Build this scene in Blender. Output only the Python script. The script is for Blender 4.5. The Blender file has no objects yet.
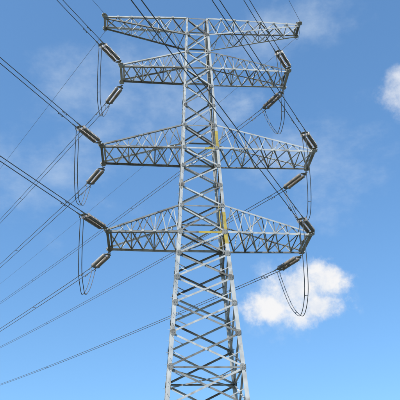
import bpy, math, random
from mathutils import Vector, Matrix, noise
random.seed(7)
scene=bpy.context.scene
R=math.radians
V=Vector
# ------------------------------------------------------------ materials
def new_mat(name):
    m=bpy.data.materials.new(name); m.use_nodes=True
    nt=m.node_tree; b=nt.nodes['Principled BSDF']; return m,nt,b
def mottled(name,c1,c2,scale,metal,r1,r2,bump=0.0,c3=None,scale3=0.6,t3=(0.58,0.72),det=2):
    m,nt,b=new_mat(name)
    tc=nt.nodes.new('ShaderNodeTexCoord')
    n=nt.nodes.new('ShaderNodeTexNoise'); n.inputs['Scale'].default_value=scale; n.inputs['Detail'].default_value=det
    nt.links.new(tc.outputs['Object'],n.inputs['Vector'])
    cr=nt.nodes.new('ShaderNodeValToRGB')
    cr.color_ramp.elements[0].position=.3; cr.color_ramp.elements[0].color=(*c1,1)
    cr.color_ramp.elements[1].position=.7; cr.color_ramp.elements[1].color=(*c2,1)
    nt.links.new(n.outputs['Fac'],cr.inputs['Fac'])
    col=cr.outputs['Color']
    if c3:
        n3=nt.nodes.new('ShaderNodeTexNoise'); n3.inputs['Scale'].default_value=scale3; n3.inputs['Detail'].default_value=det+1
        n3.inputs['Roughness'].default_value=.7
        nt.links.new(tc.outputs['Object'],n3.inputs['Vector'])
        mr=nt.nodes.new('ShaderNodeMapRange'); mr.inputs[1].default_value=t3[0]; mr.inputs[2].default_value=t3[1]
        nt.links.new(n3.outputs['Fac'],mr.inputs[0])
        mx=nt.nodes.new('ShaderNodeMixRGB'); mx.inputs[2].default_value=(*c3,1)
        nt.links.new(mr.outputs[0],mx.inputs[0]); nt.links.new(col,mx.inputs[1]); col=mx.outputs[0]
    nt.links.new(col,b.inputs['Base Color'])
    rr=nt.nodes.new('ShaderNodeMapRange'); rr.inputs[3].default_value=r1; rr.inputs[4].default_value=r2
    nt.links.new(n.outputs['Fac'],rr.inputs[0]); nt.links.new(rr.outputs[0],b.inputs['Roughness'])
    b.inputs['Metallic'].default_value=metal
    if bump:
        bp=nt.nodes.new('ShaderNodeBump'); bp.inputs['Strength'].default_value=bump; bp.inputs['Distance'].default_value=.02
        nt.links.new(n.outputs['Fac'],bp.inputs['Height']); nt.links.new(bp.outputs[0],b.inputs['Normal'])
    return m
STEEL=mottled('galvanised_steel',(.46,.45,.42),(.64,.63,.59),1.3,.0,.36,.58,c3=(.30,.27,.22),scale3=.8,t3=(.54,.68))
STEELB=mottled('galvanised_steel_weathered',(.20,.195,.175),(.34,.33,.30),1.3,.0,.4,.6,c3=(.14,.115,.09),scale3=.8,t3=(.5,.65))
YEL=mottled('yellow_paint',(.40,.29,.05),(.58,.43,.07),3,.0,.45,.65)
PORC=mottled('brown_porcelain',(.25,.21,.175),(.38,.335,.29),1.2,.0,.3,.45)
HW=mottled('hardware_steel',(.20,.20,.20),(.32,.32,.31),5,.2,.45,.6)
ALU=mottled('weathered_aluminium_cable',(.12,.12,.125),(.21,.21,.215),4,.1,.55,.7)
CONC=mottled('concrete',(.28,.27,.25),(.38,.37,.34),3,.0,.8,.95,.3)
GRASS=mottled('grass',(.045,.055,.028),(.07,.078,.04),.12,.0,.9,1.0,.5,c3=(.085,.072,.048),scale3=.03,t3=(.45,.6))
# ------------------------------------------------------------ mesh helper
class MB:
    def __init__(s): s.v=[];s.f=[];s.m=[]
    def add(s,vs,fs,mi=0):
        o=len(s.v); s.v+=[tuple(x) for x in vs]; s.f+=[tuple(i+o for i in f) for f in fs]; s.m+=[mi]*len(fs)
    def angle(s,p,q,w,ref,t=None,mi=0,flip=1):
        """rolled L-section from p to q; first flange lies square to ref (ref = outward normal)"""
        p=V(p);q=V(q); a=(q-p)
        if a.length<1e-4:return
        if mi==0 and random.random()<.38: mi=2
        a.normalize(); t=t or max(.012,w*.11)
        n=V(ref)-a*V(ref).dot(a)
        if n.length<1e-3: n=a.orthogonal()
        n.normalize(); b=a.cross(n)*flip
        j=n*random.uniform(-.004,.004)
        sec=[(0,0),(0,w),(-t,w),(-t,t),(-w,t),(-w,0)]
        off=-b*w*.5
        vs=[]
        for base in (p,q):
            for (x,y) in sec: vs.append(base+n*x+b*y+off+j)
        fs=[(i,(i+1)%6,6+(i+1)%6,6+i) for i in range(6)]+[(3,2,1,0),(5,4,3,0),(6,7,8,9),(6,9,10,11)]
        s.add(vs,fs,mi)
    def leg(s,p,q,w,sx,sy,t,mi=0):
        p=V(p);q=V(q)
        sec=[(0,0),(w,0),(w,t),(t,t),(t,w),(0,w)]
        vs=[]
        for base in (p,q):
            for (x,y) in sec: vs.append(base+V((-sx*x,-sy*y,0)))
        fs=[(i,(i+1)%6,6+(i+1)%6,6+i) for i in range(6)]+[(0,1,2,3),(0,3,4,5),(9,8,7,6),(11,10,9,6)]
        s.add(vs,fs,mi)
    def rod(s,p,q,r,seg=8,mi=0):
        s.lathe(p,q,[(0,r),(1,r)],seg,mi,norm=True)
    def lathe(s,p,q,prof,seg=12,mi=0,norm=False):
        p=V(p);q=V(q);a=q-p;L=a.length;a.normalize();x=a.orthogonal().normalized();y=a.cross(x)
        vs=[]
        for (u,r) in prof:
            c=p+a*(u*L if norm else u)
            for k in range(seg):
                th=2*math.pi*k/seg; vs.append(c+x*math.cos(th)*r+y*math.sin(th)*r)
        fs=[]
        for i in range(len(prof)-1):
            for k in range(seg):
                fs.append((i*seg+k,i*seg+(k+1)%seg,(i+1)*seg+(k+1)%seg,(i+1)*seg+k))
        fs.append(tuple(range(seg))[::-1]); fs.append(tuple((len(prof)-1)*seg+k for k in range(seg)))
        s.add(vs,fs,mi)
    def obj(s,name,mats,parent=None,smooth=False):
        me=bpy.data.meshes.new(name); me.from_pydata(s.v,[],s.f)
        for m in mats: me.materials.append(m)
        for p,mi in zip(me.polygons,s.m): p.material_index=mi; p.use_smooth=smooth
        me.update(); o=bpy.data.objects.new(name,me); scene.collection.objects.link(o)
        if parent: o.parent=parent
        return o
def plate(mb,c,n,w,h,t=.014,mi=0):
    n=V(n).normalized(); z=V((0,0,1)); u=z.cross(n)
    if u.length<.1: u=V((1,0,0))
    u.normalize(); k=n.cross(u)
    pts=[(-.5,-.25),(-.25,-.5),(.25,-.5),(.5,-.25),(.5,.25),(.25,.5),(-.25,.5),(-.5,.25)]
    vs=[V(c)+n*e*t+u*x*w+k*y*h for e in(-1,1) for x,y in pts]
    fs=[tuple(range(8))[::-1],tuple(range(8,16))]+[(i,(i+1)%8,8+(i+1)%8,8+i) for i in range(8)]
    mb.add(vs,fs,mi)
# ------------------------------------------------------------ tower
YAW=R(4.9); TPOS=V((0,45,0)); Z1,Z2,Z3,ZT=23.2,31.05,39.8,46.0
tower=bpy.data.objects.new('transmission_tower',None); scene.collection.objects.link(tower)
tower.location=TPOS; tower.rotation_euler=(0,0,YAW); tower.empty_display_size=3
TM=Matrix.Translation(TPOS)@Matrix.Rotation(YAW,4,'Z')
def width(z):
    pts=[(0,7.0),(Z1,3.72),(Z2,3.05),(Z3,2.45),(46.6,2.0)]
    for (a,b),(c,d) in zip(pts,pts[1:]):
        if z<=c+1e-6: return b+(d-b)*(z-a)/(c-a)
    return 2.0
def corner(sx,sy,z): h=width(z)/2; return V((sx*h,sy*h,z))
ARMS=[(Z1,2.3,7.15,8.35,.88),(Z2,2.3,8.05,9.5,.88),(Z3,1.9,6.85,8.15,.88)]
levels=[0,4.0,7.3,10.2,12.8,15.2,17.4,19.4,21.35,Z1,25.5,27.4,29.25,Z2,33.35,35.5,37.65,Z3,41.7,43.9,ZT]
body=MB()
corners=[(-1,-1),(1,-1),(1,1),(-1,1)]
for sx,sy in corners:
    for z0,z1 in zip(levels,levels[1:]):
        w=.28 if z1<=23.3 else (.23 if z1<=33.6 else .19)
        if sx==1 and sy==-1 and z0 in(21.35,Z1,Z2):
            zm=z0+(z1-z0)*(.45 if z0==21.35 else .75); a,b=(0,1) if z0==21.35 else (1,0)
            body.leg(corner(sx,sy,z0),corner(sx,sy,zm),w,sx,sy,.035,a); body.leg(corner(sx,sy,zm),corner(sx,sy,z1),w,sx,sy,.035,b)
        else: body.leg(corner(sx,sy,z0),corner(sx,sy,z1),w,sx,sy,.035,0)
    for z in levels[1:-1]:
        c=corner(sx,sy,z); k=.38 if z<24 else .3
        plate(body,c+V((-sx*.2,sy*.018,0)),(0,sy,0),k,k*1.15,mi=2)
        plate(body,c+V((sx*.018,-sy*.2,0)),(sx,0,0),k,k*1.15,mi=2)
        for dz in (-.11,0,.11):
            for dx in(.1,.26):
                b=c+V((-sx*dx,sy*.03,dz)); body.rod(b,b+V((0,sy*.035,0)),.017,6)
faces=[((-1,-1),(1,-1),(0,-1,0)),((1,-1),(1,1),(1,0,0)),((1,1),(-1,1),(0,1,0)),((-1,1),(-1,-1),(-1,0,0))]
for fi,(a,b,n) in enumerate(faces):
    n=V(n)
    for i,(z0,z1) in enumerate(zip(levels,levels[1:])):
        A0=corner(*a,z0);A1=corner(*a,z1);B0=corner(*b,z0);B1=corner(*b,z1)
        w=.135 if z1<=23.3 else .11
        body.angle(A0-n*.04,B1-n*.04,w,n)
        body.angle(B0-n*.075,A1-n*.075,w,n,flip=-1)
        wa=(B0-A0).length; wb=(B1-A1).length; t=wa/(wa+wb); X=A0.lerp(B1,t)
        plate(body,X-n*.02,n,.19,.19)
        if z1<=23.3:
            M0=A0.lerp(A1,.5);M1=B0.lerp(B1,.5); rw=.065
            body.angle(M0-n*.11,A0.lerp(B1,.25)-n*.11,rw,n); body.angle(M1-n*.11,B0.lerp(A1,.25)-n*.11,rw,n)
            if z1<12:
                body.angle(M0-n*.12,A1.lerp(B0,.25)-n*.12,rw,n); body.angle(M1-n*.12,B1.lerp(A0,.25)-n*.12,rw,n)
    for z in (12.8,Z1,25.5,Z2,33.35,Z3,41.7,43.9,ZT):
        p,q=corner(*a,z)-n*.09,corner(*b,z)-n*.09; hw_=.15 if z in(Z1,Z2,Z3) else .11
        if fi==0 and z in(Z1,Z2):
            m=p.lerp(q,.42 if z==Z1 else .62)
            body.angle(p,m,hw_,n); body.angle(m,q,hw_,n,mi=1)
        else: body.angle(p,q,hw_,n,mi=1 if (z==Z1 and fi==1) else 0)
for z in (12.8,Z1,25.5,Z2,33.35,Z3,ZT):
    c=[corner(sx,sy,z-.12) for sx,sy in corners]
    body.angle(c[0],c[2],.1,(0,0,1)); body.angle(c[1]+V((0,0,-.1)),c[3]+V((0,0,-.1)),.1,(0,0,1))
for sx,sy in ((-1,-1),(1,1)):
    z=3.0;k=0
    while z<45.6:
        c=corner(sx,sy,z); d=V((sx,0,0)) if k%2 else V((0,sy,0))
        q=c+(V((0,-sy*.1,0)) if k%2 else V((-sx*.1,0,0)))
        body.rod(q,q+d*.2,.013,6); z+=.4;k+=1
body.obj('lattice_body',[STEEL,YEL,STEELB],tower)
rail=MB()
for k,(z0,z1) in enumerate(zip(levels[8:],levels[9:])):
    p0=corner(1,-1,z0)+V((-.45,.12,0));p1=corner(1,-1,z1)+V((-.45,.12,0))
    rail.rod(p0,p1,.035,8,1 if z0 in(Z1,) else 0)
    for t in (.15,.5,.85):
        c=p0.lerp(p1,t); rail.rod(c,c+V((.4,-.05,0)),.02,6,0)
rail.obj('climbing_rail',[STEELB,YEL],tower)
def arm(name,zb,dz,L,side,taper,n,up=True):
    mb=MB(); h=width(zb)/2; z2=zb+dz if up else zb-dz; h2=width(z2)/2; tw=h*taper
    s=side
    def ch(sy,t): return V((s*h,sy*h,zb)).lerp(V((s*L,sy*tw,zb)),t)
    def ti(sy,t): return V((s*h2,sy*h2,z2)).lerp(V((s*L,sy*tw,zb+(.16 if up else -.16))),t)
    N=[i/n for i in range(n+1)]
    for sy in(-1,1):
        nn=(0,sy,0)
        mb.angle(ch(sy,0),ch(sy,1)+V((s*.15,0,0)),.155,nn)
        mb.angle(ti(sy,0),ti(sy,1),.12,nn)
        for i in range(n):
            t0,t1=N[i],N[i+1]; tm=(t0+t1)/2
            o=V((0,-sy*.05,0)); o2=V((0,-sy*.08,0))
            if i<n-1:
                mb.angle(ch(sy,t0)+o,ti(sy,tm)+o,.07,nn)
                mb.angle(ti(sy,tm)+o2,ch(sy,t1)+o2,.07,nn,flip=-1)
            if 0<i and i%2==0: mb.angle(ch(sy,t0)+o*2.4,ti(sy,t0)+o*2.4,.06,nn)
            plate(mb,ch(sy,t1)+V((0,sy*.012,.04)),nn,.22,.17)
    dn=V((0,0,-1)) if up else V((0,0,1))
    for i in range(n):
        t0,t1=N[i],N[i+1]
        mb.angle(ch(-1,t0)-dn*.05,ch(1,t1)-dn*.05,.09,dn); mb.angle(ch(1,t0)-dn*.085,ch(-1,t1)-dn*.085,.09,dn,flip=-1)
        if i%2==1: mb.angle(ch(-1,t1)-dn*.12,ch(1,t1)-dn*.12,.085,dn)
        if i<n-1:
            a,b=(-1,1) if i%2 else (1,-1)
            mb.angle(ti(a,t0)+dn*.05,ti(b,t1)+dn*.05,.065,dn)
    e=V((s*.08,0,0))
    mb.angle(ch(-1,1)+e+V((0,-.25,0)),ch(1,1)+e+V((0,.25,0)),.2,(s,0,0))
    mb.angle(ch(-1,1)-e*2+V((0,-.1,.14)),ch(1,1)-e*2+V((0,.1,.14)),.14,(s,0,0))
    for sy in(-1,1):
        plate(mb,ch(sy,1)+V((s*.0,sy*.14,.03)),(0,0,1),.45,.5,.02)
        plate(mb,ch(sy,1)+V((0,sy*.035,.06)),(0,sy,0),.5,.34,.02)
    mb.obj(name,[STEEL,YEL,STEELB],tower)
    return TM@(ch(-1,1)+V((0,-.4,0))),TM@(ch(1,1)+V((0,.4,0))),TM@(ch(-1,1).lerp(ch(1,1),.5)+e*2)
phase=[]
for i,(zb,dz,LL,LR,tp) in enumerate(ARMS):
    phase.append((-1,)+arm(f'crossarm_left_{i+1}',zb,dz,LL,-1,tp,6))
    phase.append((1,)+arm(f'crossarm_right_{i+1}',zb,dz,LR,1,tp,7))
gw=[arm('earth_wire_arm_left',ZT,2.1,8.65,-1,.72,6,False),arm('earth_wire_arm_right',ZT,2.1,9.8,1,.72,7,False)]
ft=MB()
for sx,sy in corners:
    c=corner(sx,sy,0); c=V((c.x,c.y,0))
    ft.add([c+V((x*k,y*k,z)) for k,z in((.8,-.5),(.8,.35),(.5,.75)) for x,y in((-1,-1),(1,-1),(1,1),(-1,1))],
      [(8,9,10,11)]+[(r*4+i,r*4+(i+1)%4,r*4+4+(i+1)%4,r*4+4+i) for r in(0,1) for i in range(4)])
ft.obj('concrete_footings',[CONC],tower)
# ------------------------------------------------------------ insulators
def discs(mb,p,q,r=.165,pitch=.165):
    L=(q-p).length; n=int(L/pitch); pitch=L/n; prof=[]
    for i in range(n):
        s=i*pitch
        prof+=[(s,.07),(s+.25*pitch,.08),(s+.36*pitch,r*.8),(s+.55*pitch,r),(s+.8*pitch,r*.97),(s+.84*pitch,.08)]
    prof.append((L,.045)); mb.lathe(p,q,prof,14,0)
def tension_set(tip,d):
    d=d.normalized(); side=d.cross(V((0,0,1))).normalized(); up=side.cross(d); mb=MB()
    a=tip+d*.3
    mb.rod(tip,a,.03,8,1); mb.rod(tip-side*.12,tip+side*.12,.04,8,1)
    for k,c in((1,a),(2,tip+d*2.85)):
        pts=[(-.30,.12),(.30,.12),(.30,.02),(.08,-.16),(-.08,-.16),(-.30,.02)]
        if k==2: pts=[(-x,-y) for x,y in pts]
        vs=[c+side*x+d*y+up*e for e in(-.015,.015) for x,y in pts]
        mb.add(vs,[(5,4,3,2,1,0),(6,7,8,9,10,11)]+[(i,(i+1)%6,6+(i+1)%6,6+i) for i in range(6)],1)
    for s in(-.2,.2):
        mb.rod(tip+d*.38+side*s,tip+d*.52+side*s,.025,6,1)
        discs(mb,tip+d*.52+side*s,tip+d*2.65+side*s)
        mb.rod(tip+d*2.65+side*s,tip+d*2.85+side*s,.025,6,1)
        mb.rod(tip+d*2.9+side*s,tip+d*3.45+side*s,.045,8,1)
        mb.rod(tip+d*3.15+side*s,tip+d*3.0+side*s-up*.28,.03,8,1)
    pr=[]
    for k in range(20):
        t=2*math.pi*k/20; pr.append(tip+d*2.62+side*math.cos(t)*.40+up*math.sin(t)*.22)
    for k in range(20): mb.rod(pr[k],pr[(k+1)%20],.016,6,1)
    mb.obj('insulator_string',[PORC,HW],None,False)
    return tip+d*3.3,side
def curve_obj(name,splines,r):
    cu=bpy.data.curves.new(name,'CURVE'); cu.dimensions='3D'; cu.bevel_depth=r; cu.bevel_resolution=1; cu.use_fill_caps=True
    for pts in splines:
        sp=cu.splines.new('POLY'); sp.points.add(len(pts)-1)
        for i,p in enumerate(pts): sp.points[i].co=(*p,1)
    cu.materials.append(ALU)
    o=bpy.data.objects.new(name,cu); scene.collection.objects.link(o); return o
ND0=V((-.454,-.891,0)).normalized(); FD=V((-.548,.836,0)).normalized()
def span(p,d,slope,k,L):
    pts=[];n=60
    for i in range(n+1):
        s=L*(i/n)**1.5; pts.append(p+d*s+V((0,0,slope*s+k*s*s)))
    return pts
NK=.00018; FS,FK=.07,.00022
hard=MB()
for idx,(s,near,far,mid) in enumerate(phase):
    near=near-V((0,0,.1)); far=far-V((0,0,.1))
    ND=V((-.425,-.905,0)).normalized() if idx==1 else ND0
    e1,s1=tension_set(near,ND+V((0,0,-.02-.01*(idx%3)))); e2,s2=tension_set(far,FD+V((0,0,-.05)))
    spl=[]
    for o in(-.2,.2):
        spl+=[span(e1+s1*o,ND,-.004,NK,240),span(e2+s2*o,FD,FS,FK,320)]
        a=e1+s1*o*.7-ND*.3-V((0,0,.28)); b=e2-s2*o*.7-FD*.3-V((0,0,.28))
        droop=[3.55,5.2,3.75,5.2,3.3,4.9][idx]
        jp=[]
        for i in range(41):
            t=i/40; q=a.lerp(b,t); f=(1-abs(2*t-1)**2.3)
            q=q+V((0,0,-droop*f+.08*math.sin(3*t*6.28+idx)*f)); q+=V((s*(.6 if s>0 else .2)*f,0,0))
            jp.append(q)
        spl.append(jp)
    curve_obj('power_line_cable',spl,.028)
    for (e,d,sd,sl,kk) in((e1,ND,s1,-.004,NK),(e2,FD,s2,FS,FK)):
        for j in range(5):
            q=14+j*38+idx*2.7; c=e+d*q+V((0,0,sl*q+kk*q*q))
            hard.rod(c-sd*.23,c+sd*.23,.025,8)
        for oo in(-.2,.2):
            q=1.6; c=e+d*q+sd*oo+V((0,0,sl*q)); dn=V((0,0,-.1))
            hard.rod(c,c+dn,.02,6); hard.rod(c+dn-d*.22,c+dn+d*.22,.012,6)
            hard.rod(c+dn-d*.26,c+dn-d*.14,.035,8); hard.rod(c+dn+d*.14,c+dn+d*.26,.035,8)
    for i in(12,28): hard.rod(spl[2][i],spl[5][i],.022,8)
hard.obj('cable_spacer_clamps',[HW])
for i,(near,far,mid) in enumerate(gw):
    curve_obj('earth_wire_cable',[span(near,ND0,.0,.00012,240),span(far,FD,.07,.00012,320),
       [near.lerp(far,t/16)+V((0,0,-.9*(1-(t/8-1)**2))) for t in range(17)]],.016)
# ------------------------------------------------------------ ground
g=MB(); NG=90; S=4000
def gh(x,y):
    r=math.hypot(x,y-20); k=max(0,min(1,(r-120)/900))
    return k*(noise.noise(V((x/700,y/700,3)))*26+noise.noise(V((x/220,y/220,9)))*6)
vs=[]
for i in range(NG+1):
    for j in range(NG+1):
        a=(i/NG*2-1);b=(j/NG*2-1); x=a*abs(a)**.8*S; y=b*abs(b)**.8*S; vs.append((x,y,gh(x,y)))
g.add(vs,[(i*(NG+1)+j,(i+1)*(NG+1)+j,(i+1)*(NG+1)+j+1,i*(NG+1)+j+1) for i in range(NG) for j in range(NG)])
g.obj('ground',[GRASS],None,True)
# ------------------------------------------------------------ camera
PITCH=29.4; ROLL=-1.2; F=640.0
cam=bpy.data.cameras.new('camera'); co=bpy.data.objects.new('camera',cam); scene.collection.objects.link(co)
co.matrix_world=Matrix.Translation((0,0,1.6))@Matrix.Rotation(R(90+PITCH),4,'X')@Matrix.Rotation(R(ROLL),4,'Z')
cam.sensor_width=36; cam.lens=36*F/400; cam.clip_end=20000; cam.clip_start=.1
scene.camera=co
# ------------------------------------------------------------ light
sd=V((-.66,-.75,0)).normalized(); EL=R(48)
sund=V((sd.x*math.cos(EL),sd.y*math.cos(EL),math.sin(EL)))
sl=bpy.data.lights.new('sun','SUN'); sl.energy=5.0; sl.angle=R(.5); sl.color=(1,.95,.86)
so=bpy.data.objects.new('sun',sl); scene.collection.objects.link(so); so.rotation_euler=sund.to_track_quat('Z','Y').to_euler()
so.location=(0,0,80)
# ------------------------------------------------------------ world : sky with clouds
w=bpy.data.worlds.new('World'); scene.world=w; w.use_nodes=True; nt=w.node_tree; N=nt.nodes; Lk=nt.links
STR=.13
bg=N['Background']; bg.inputs['Strength'].default_value=STR
sky=N.new('ShaderNodeTexSky'); sky.sky_type='NISHITA'; sky.sun_disc=False; sky.sun_elevation=EL
sky.sun_rotation=math.atan2(sd.x,sd.y); sky.air_density=1.0; sky.dust_density=.6; sky.ozone_density=1.5
tc=N.new('ShaderNodeTexCoord'); nv=N.new('ShaderNodeVectorMath'); nv.operation='NORMALIZE'
Lk.new(tc.outputs['Generated'],nv.inputs[0]); D=nv.outputs[0]
def M(op,a,b=None,c=None):
    n=N.new('ShaderNodeMath'); n.operation=op
    for i,x in enumerate((a,b,c)):
        if x is None: continue
        if isinstance(x,(int,float)): n.inputs[i].default_value=x
        else: Lk.new(x,n.inputs[i])
    return n.outputs[0]
def dot(v):
    n=N.new('ShaderNodeVectorMath'); n.operation='DOT_PRODUCT'; Lk.new(D,n.inputs[0]); n.inputs[1].default_value=v; return n.outputs['Value']
def nz(scale,detail,rough,off=(0,0,0),sc=(1,1,1)):
    mp=N.new('ShaderNodeMapping'); mp.inputs['Location'].default_value=off; mp.inputs['Scale'].default_value=sc; Lk.new(D,mp.inputs[0])
    n=N.new('ShaderNodeTexNoise'); n.inputs['Scale'].default_value=scale; n.inputs['Detail'].default_value=detail
    n.inputs['Roughness'].default_value=rough; Lk.new(mp.outputs[0],n.inputs[0]); return n.outputs['Fac']
puff=nz(17,7,.64,(1.3,.2,.7)); wisp=nz(8,7,.62,(2.,7,3),(1,1,1.6))
def mulc(col,c):
    t=N.new('ShaderNodeMixRGB'); t.blend_type='MULTIPLY'; t.inputs[0].default_value=1; t.inputs[2].default_value=(*c,1); Lk.new(col,t.inputs[1]); return t.outputs[0]
c0=mulc(sky.outputs[0],(1.12*STR,1.55*STR,1.62*STR))
gm=N.new('ShaderNodeGamma'); gm.inputs[1].default_value=.72; Lk.new(c0,gm.inputs[0])
col=mulc(gm.outputs[0],(.575/STR,.735/STR,.96/STR))
def over(col,fac,c):
    m=N.new('ShaderNodeMixRGB'); Lk.new(fac,m.inputs[0]); Lk.new(col,m.inputs[1])
    if isinstance(c,tuple): m.inputs[2].default_value=c
    else: Lk.new(c,m.inputs[2])
    return m.outputs[0]
def cloud(col,az,el,lobes,dens,n,namp,soft,colr):
    """lobes = (dx,dy,rx,ry) in degrees around the cloud centre"""
    a,e=R(az),R(el)
    c=V((math.sin(a)*math.cos(e),math.cos(a)*math.cos(e),math.sin(e))); r=c.cross(V((0,0,1))).normalized(); u=r.cross(c)
    dc=dot(c); x=M('DIVIDE',dot(r),dc); y=M('DIVIDE',dot(u),dc); best=None
    for dx,dy,rx,ry in lobes:
        xs=M('MULTIPLY_ADD',x,1/math.tan(R(rx)),-dx/rx); ys=M('MULTIPLY_ADD',y,1/math.tan(R(ry)),-dy/ry)
        l=M('SQRT',M('MULTIPLY_ADD',xs,xs,M('MULTIPLY',ys,ys)))
        best=l if best is None else M('SMOOTH_MIN',best,l,.3)
    f=M('ADD',M('SUBTRACT',1.0,best),M('MULTIPLY',M('SUBTRACT',n,.5),namp))
    mr=N.new('ShaderNodeMapRange'); mr.interpolation_type='SMOOTHSTEP'; mr.inputs[1].default_value=0; mr.inputs[2].default_value=soft
    Lk.new(f,mr.inputs[0]); front=M('GREATER_THAN',dc,.3)
    return over(col,M('MULTIPLY',M('MULTIPLY',mr.outputs[0],dens),front),colr)
k=1/STR
W=(.70*k,.81*k,.93*k,1)
col=cloud(col,-9,38,[(0,0,10,6),(-5,-7,8,5)],.5,wisp,3.4,1.7,W)
col=cloud(col,13,32,[(0,0,8,6),(-2,12,9,4)],.5,wisp,3.4,1.6,W)
WH=(.88*k,.90*k,.94*k,1)
col=cloud(col,22.6,36.2,[(0,0,2.8,2.3),(.3,1.5,2.2,1.5)],.85,puff,2.2,1.0,WH)
shade=N.new('ShaderNodeMixRGB'); shade.inputs[1].default_value=(.70*k,.77*k,.88*k,1); shade.inputs[2].default_value=(.95*k,.94*k,.94*k,1)
mrs=N.new('ShaderNodeMapRange'); mrs.inputs[1].default_value=.36; mrs.inputs[2].default_value=.58; Lk.new(puff,mrs.inputs[0]); Lk.new(mrs.outputs[0],shade.inputs[0])
col=cloud(col,8.8,20.6,[(0,0,6.6,3.7)],.6,puff,2.6,1.2,W)
col=cloud(col,9.1,20.7,[(2.4,.9,2.9,2.2),(-.2,.3,3.2,2.4),(-2.8,-.9,2.8,1.7),(1.4,-1.3,3.5,1.9)],.95,puff,2.3,.8,shade.outputs[0])
Lk.new(col,bg.inputs['Color'])
w.cycles.sampling_method='MANUAL'; w.cycles.sample_map_resolution=256
scene.view_settings.view_transform='Standard'; scene.view_settings.look='None'; scene.view_settings.exposure=0; scene.view_settings.gamma=1
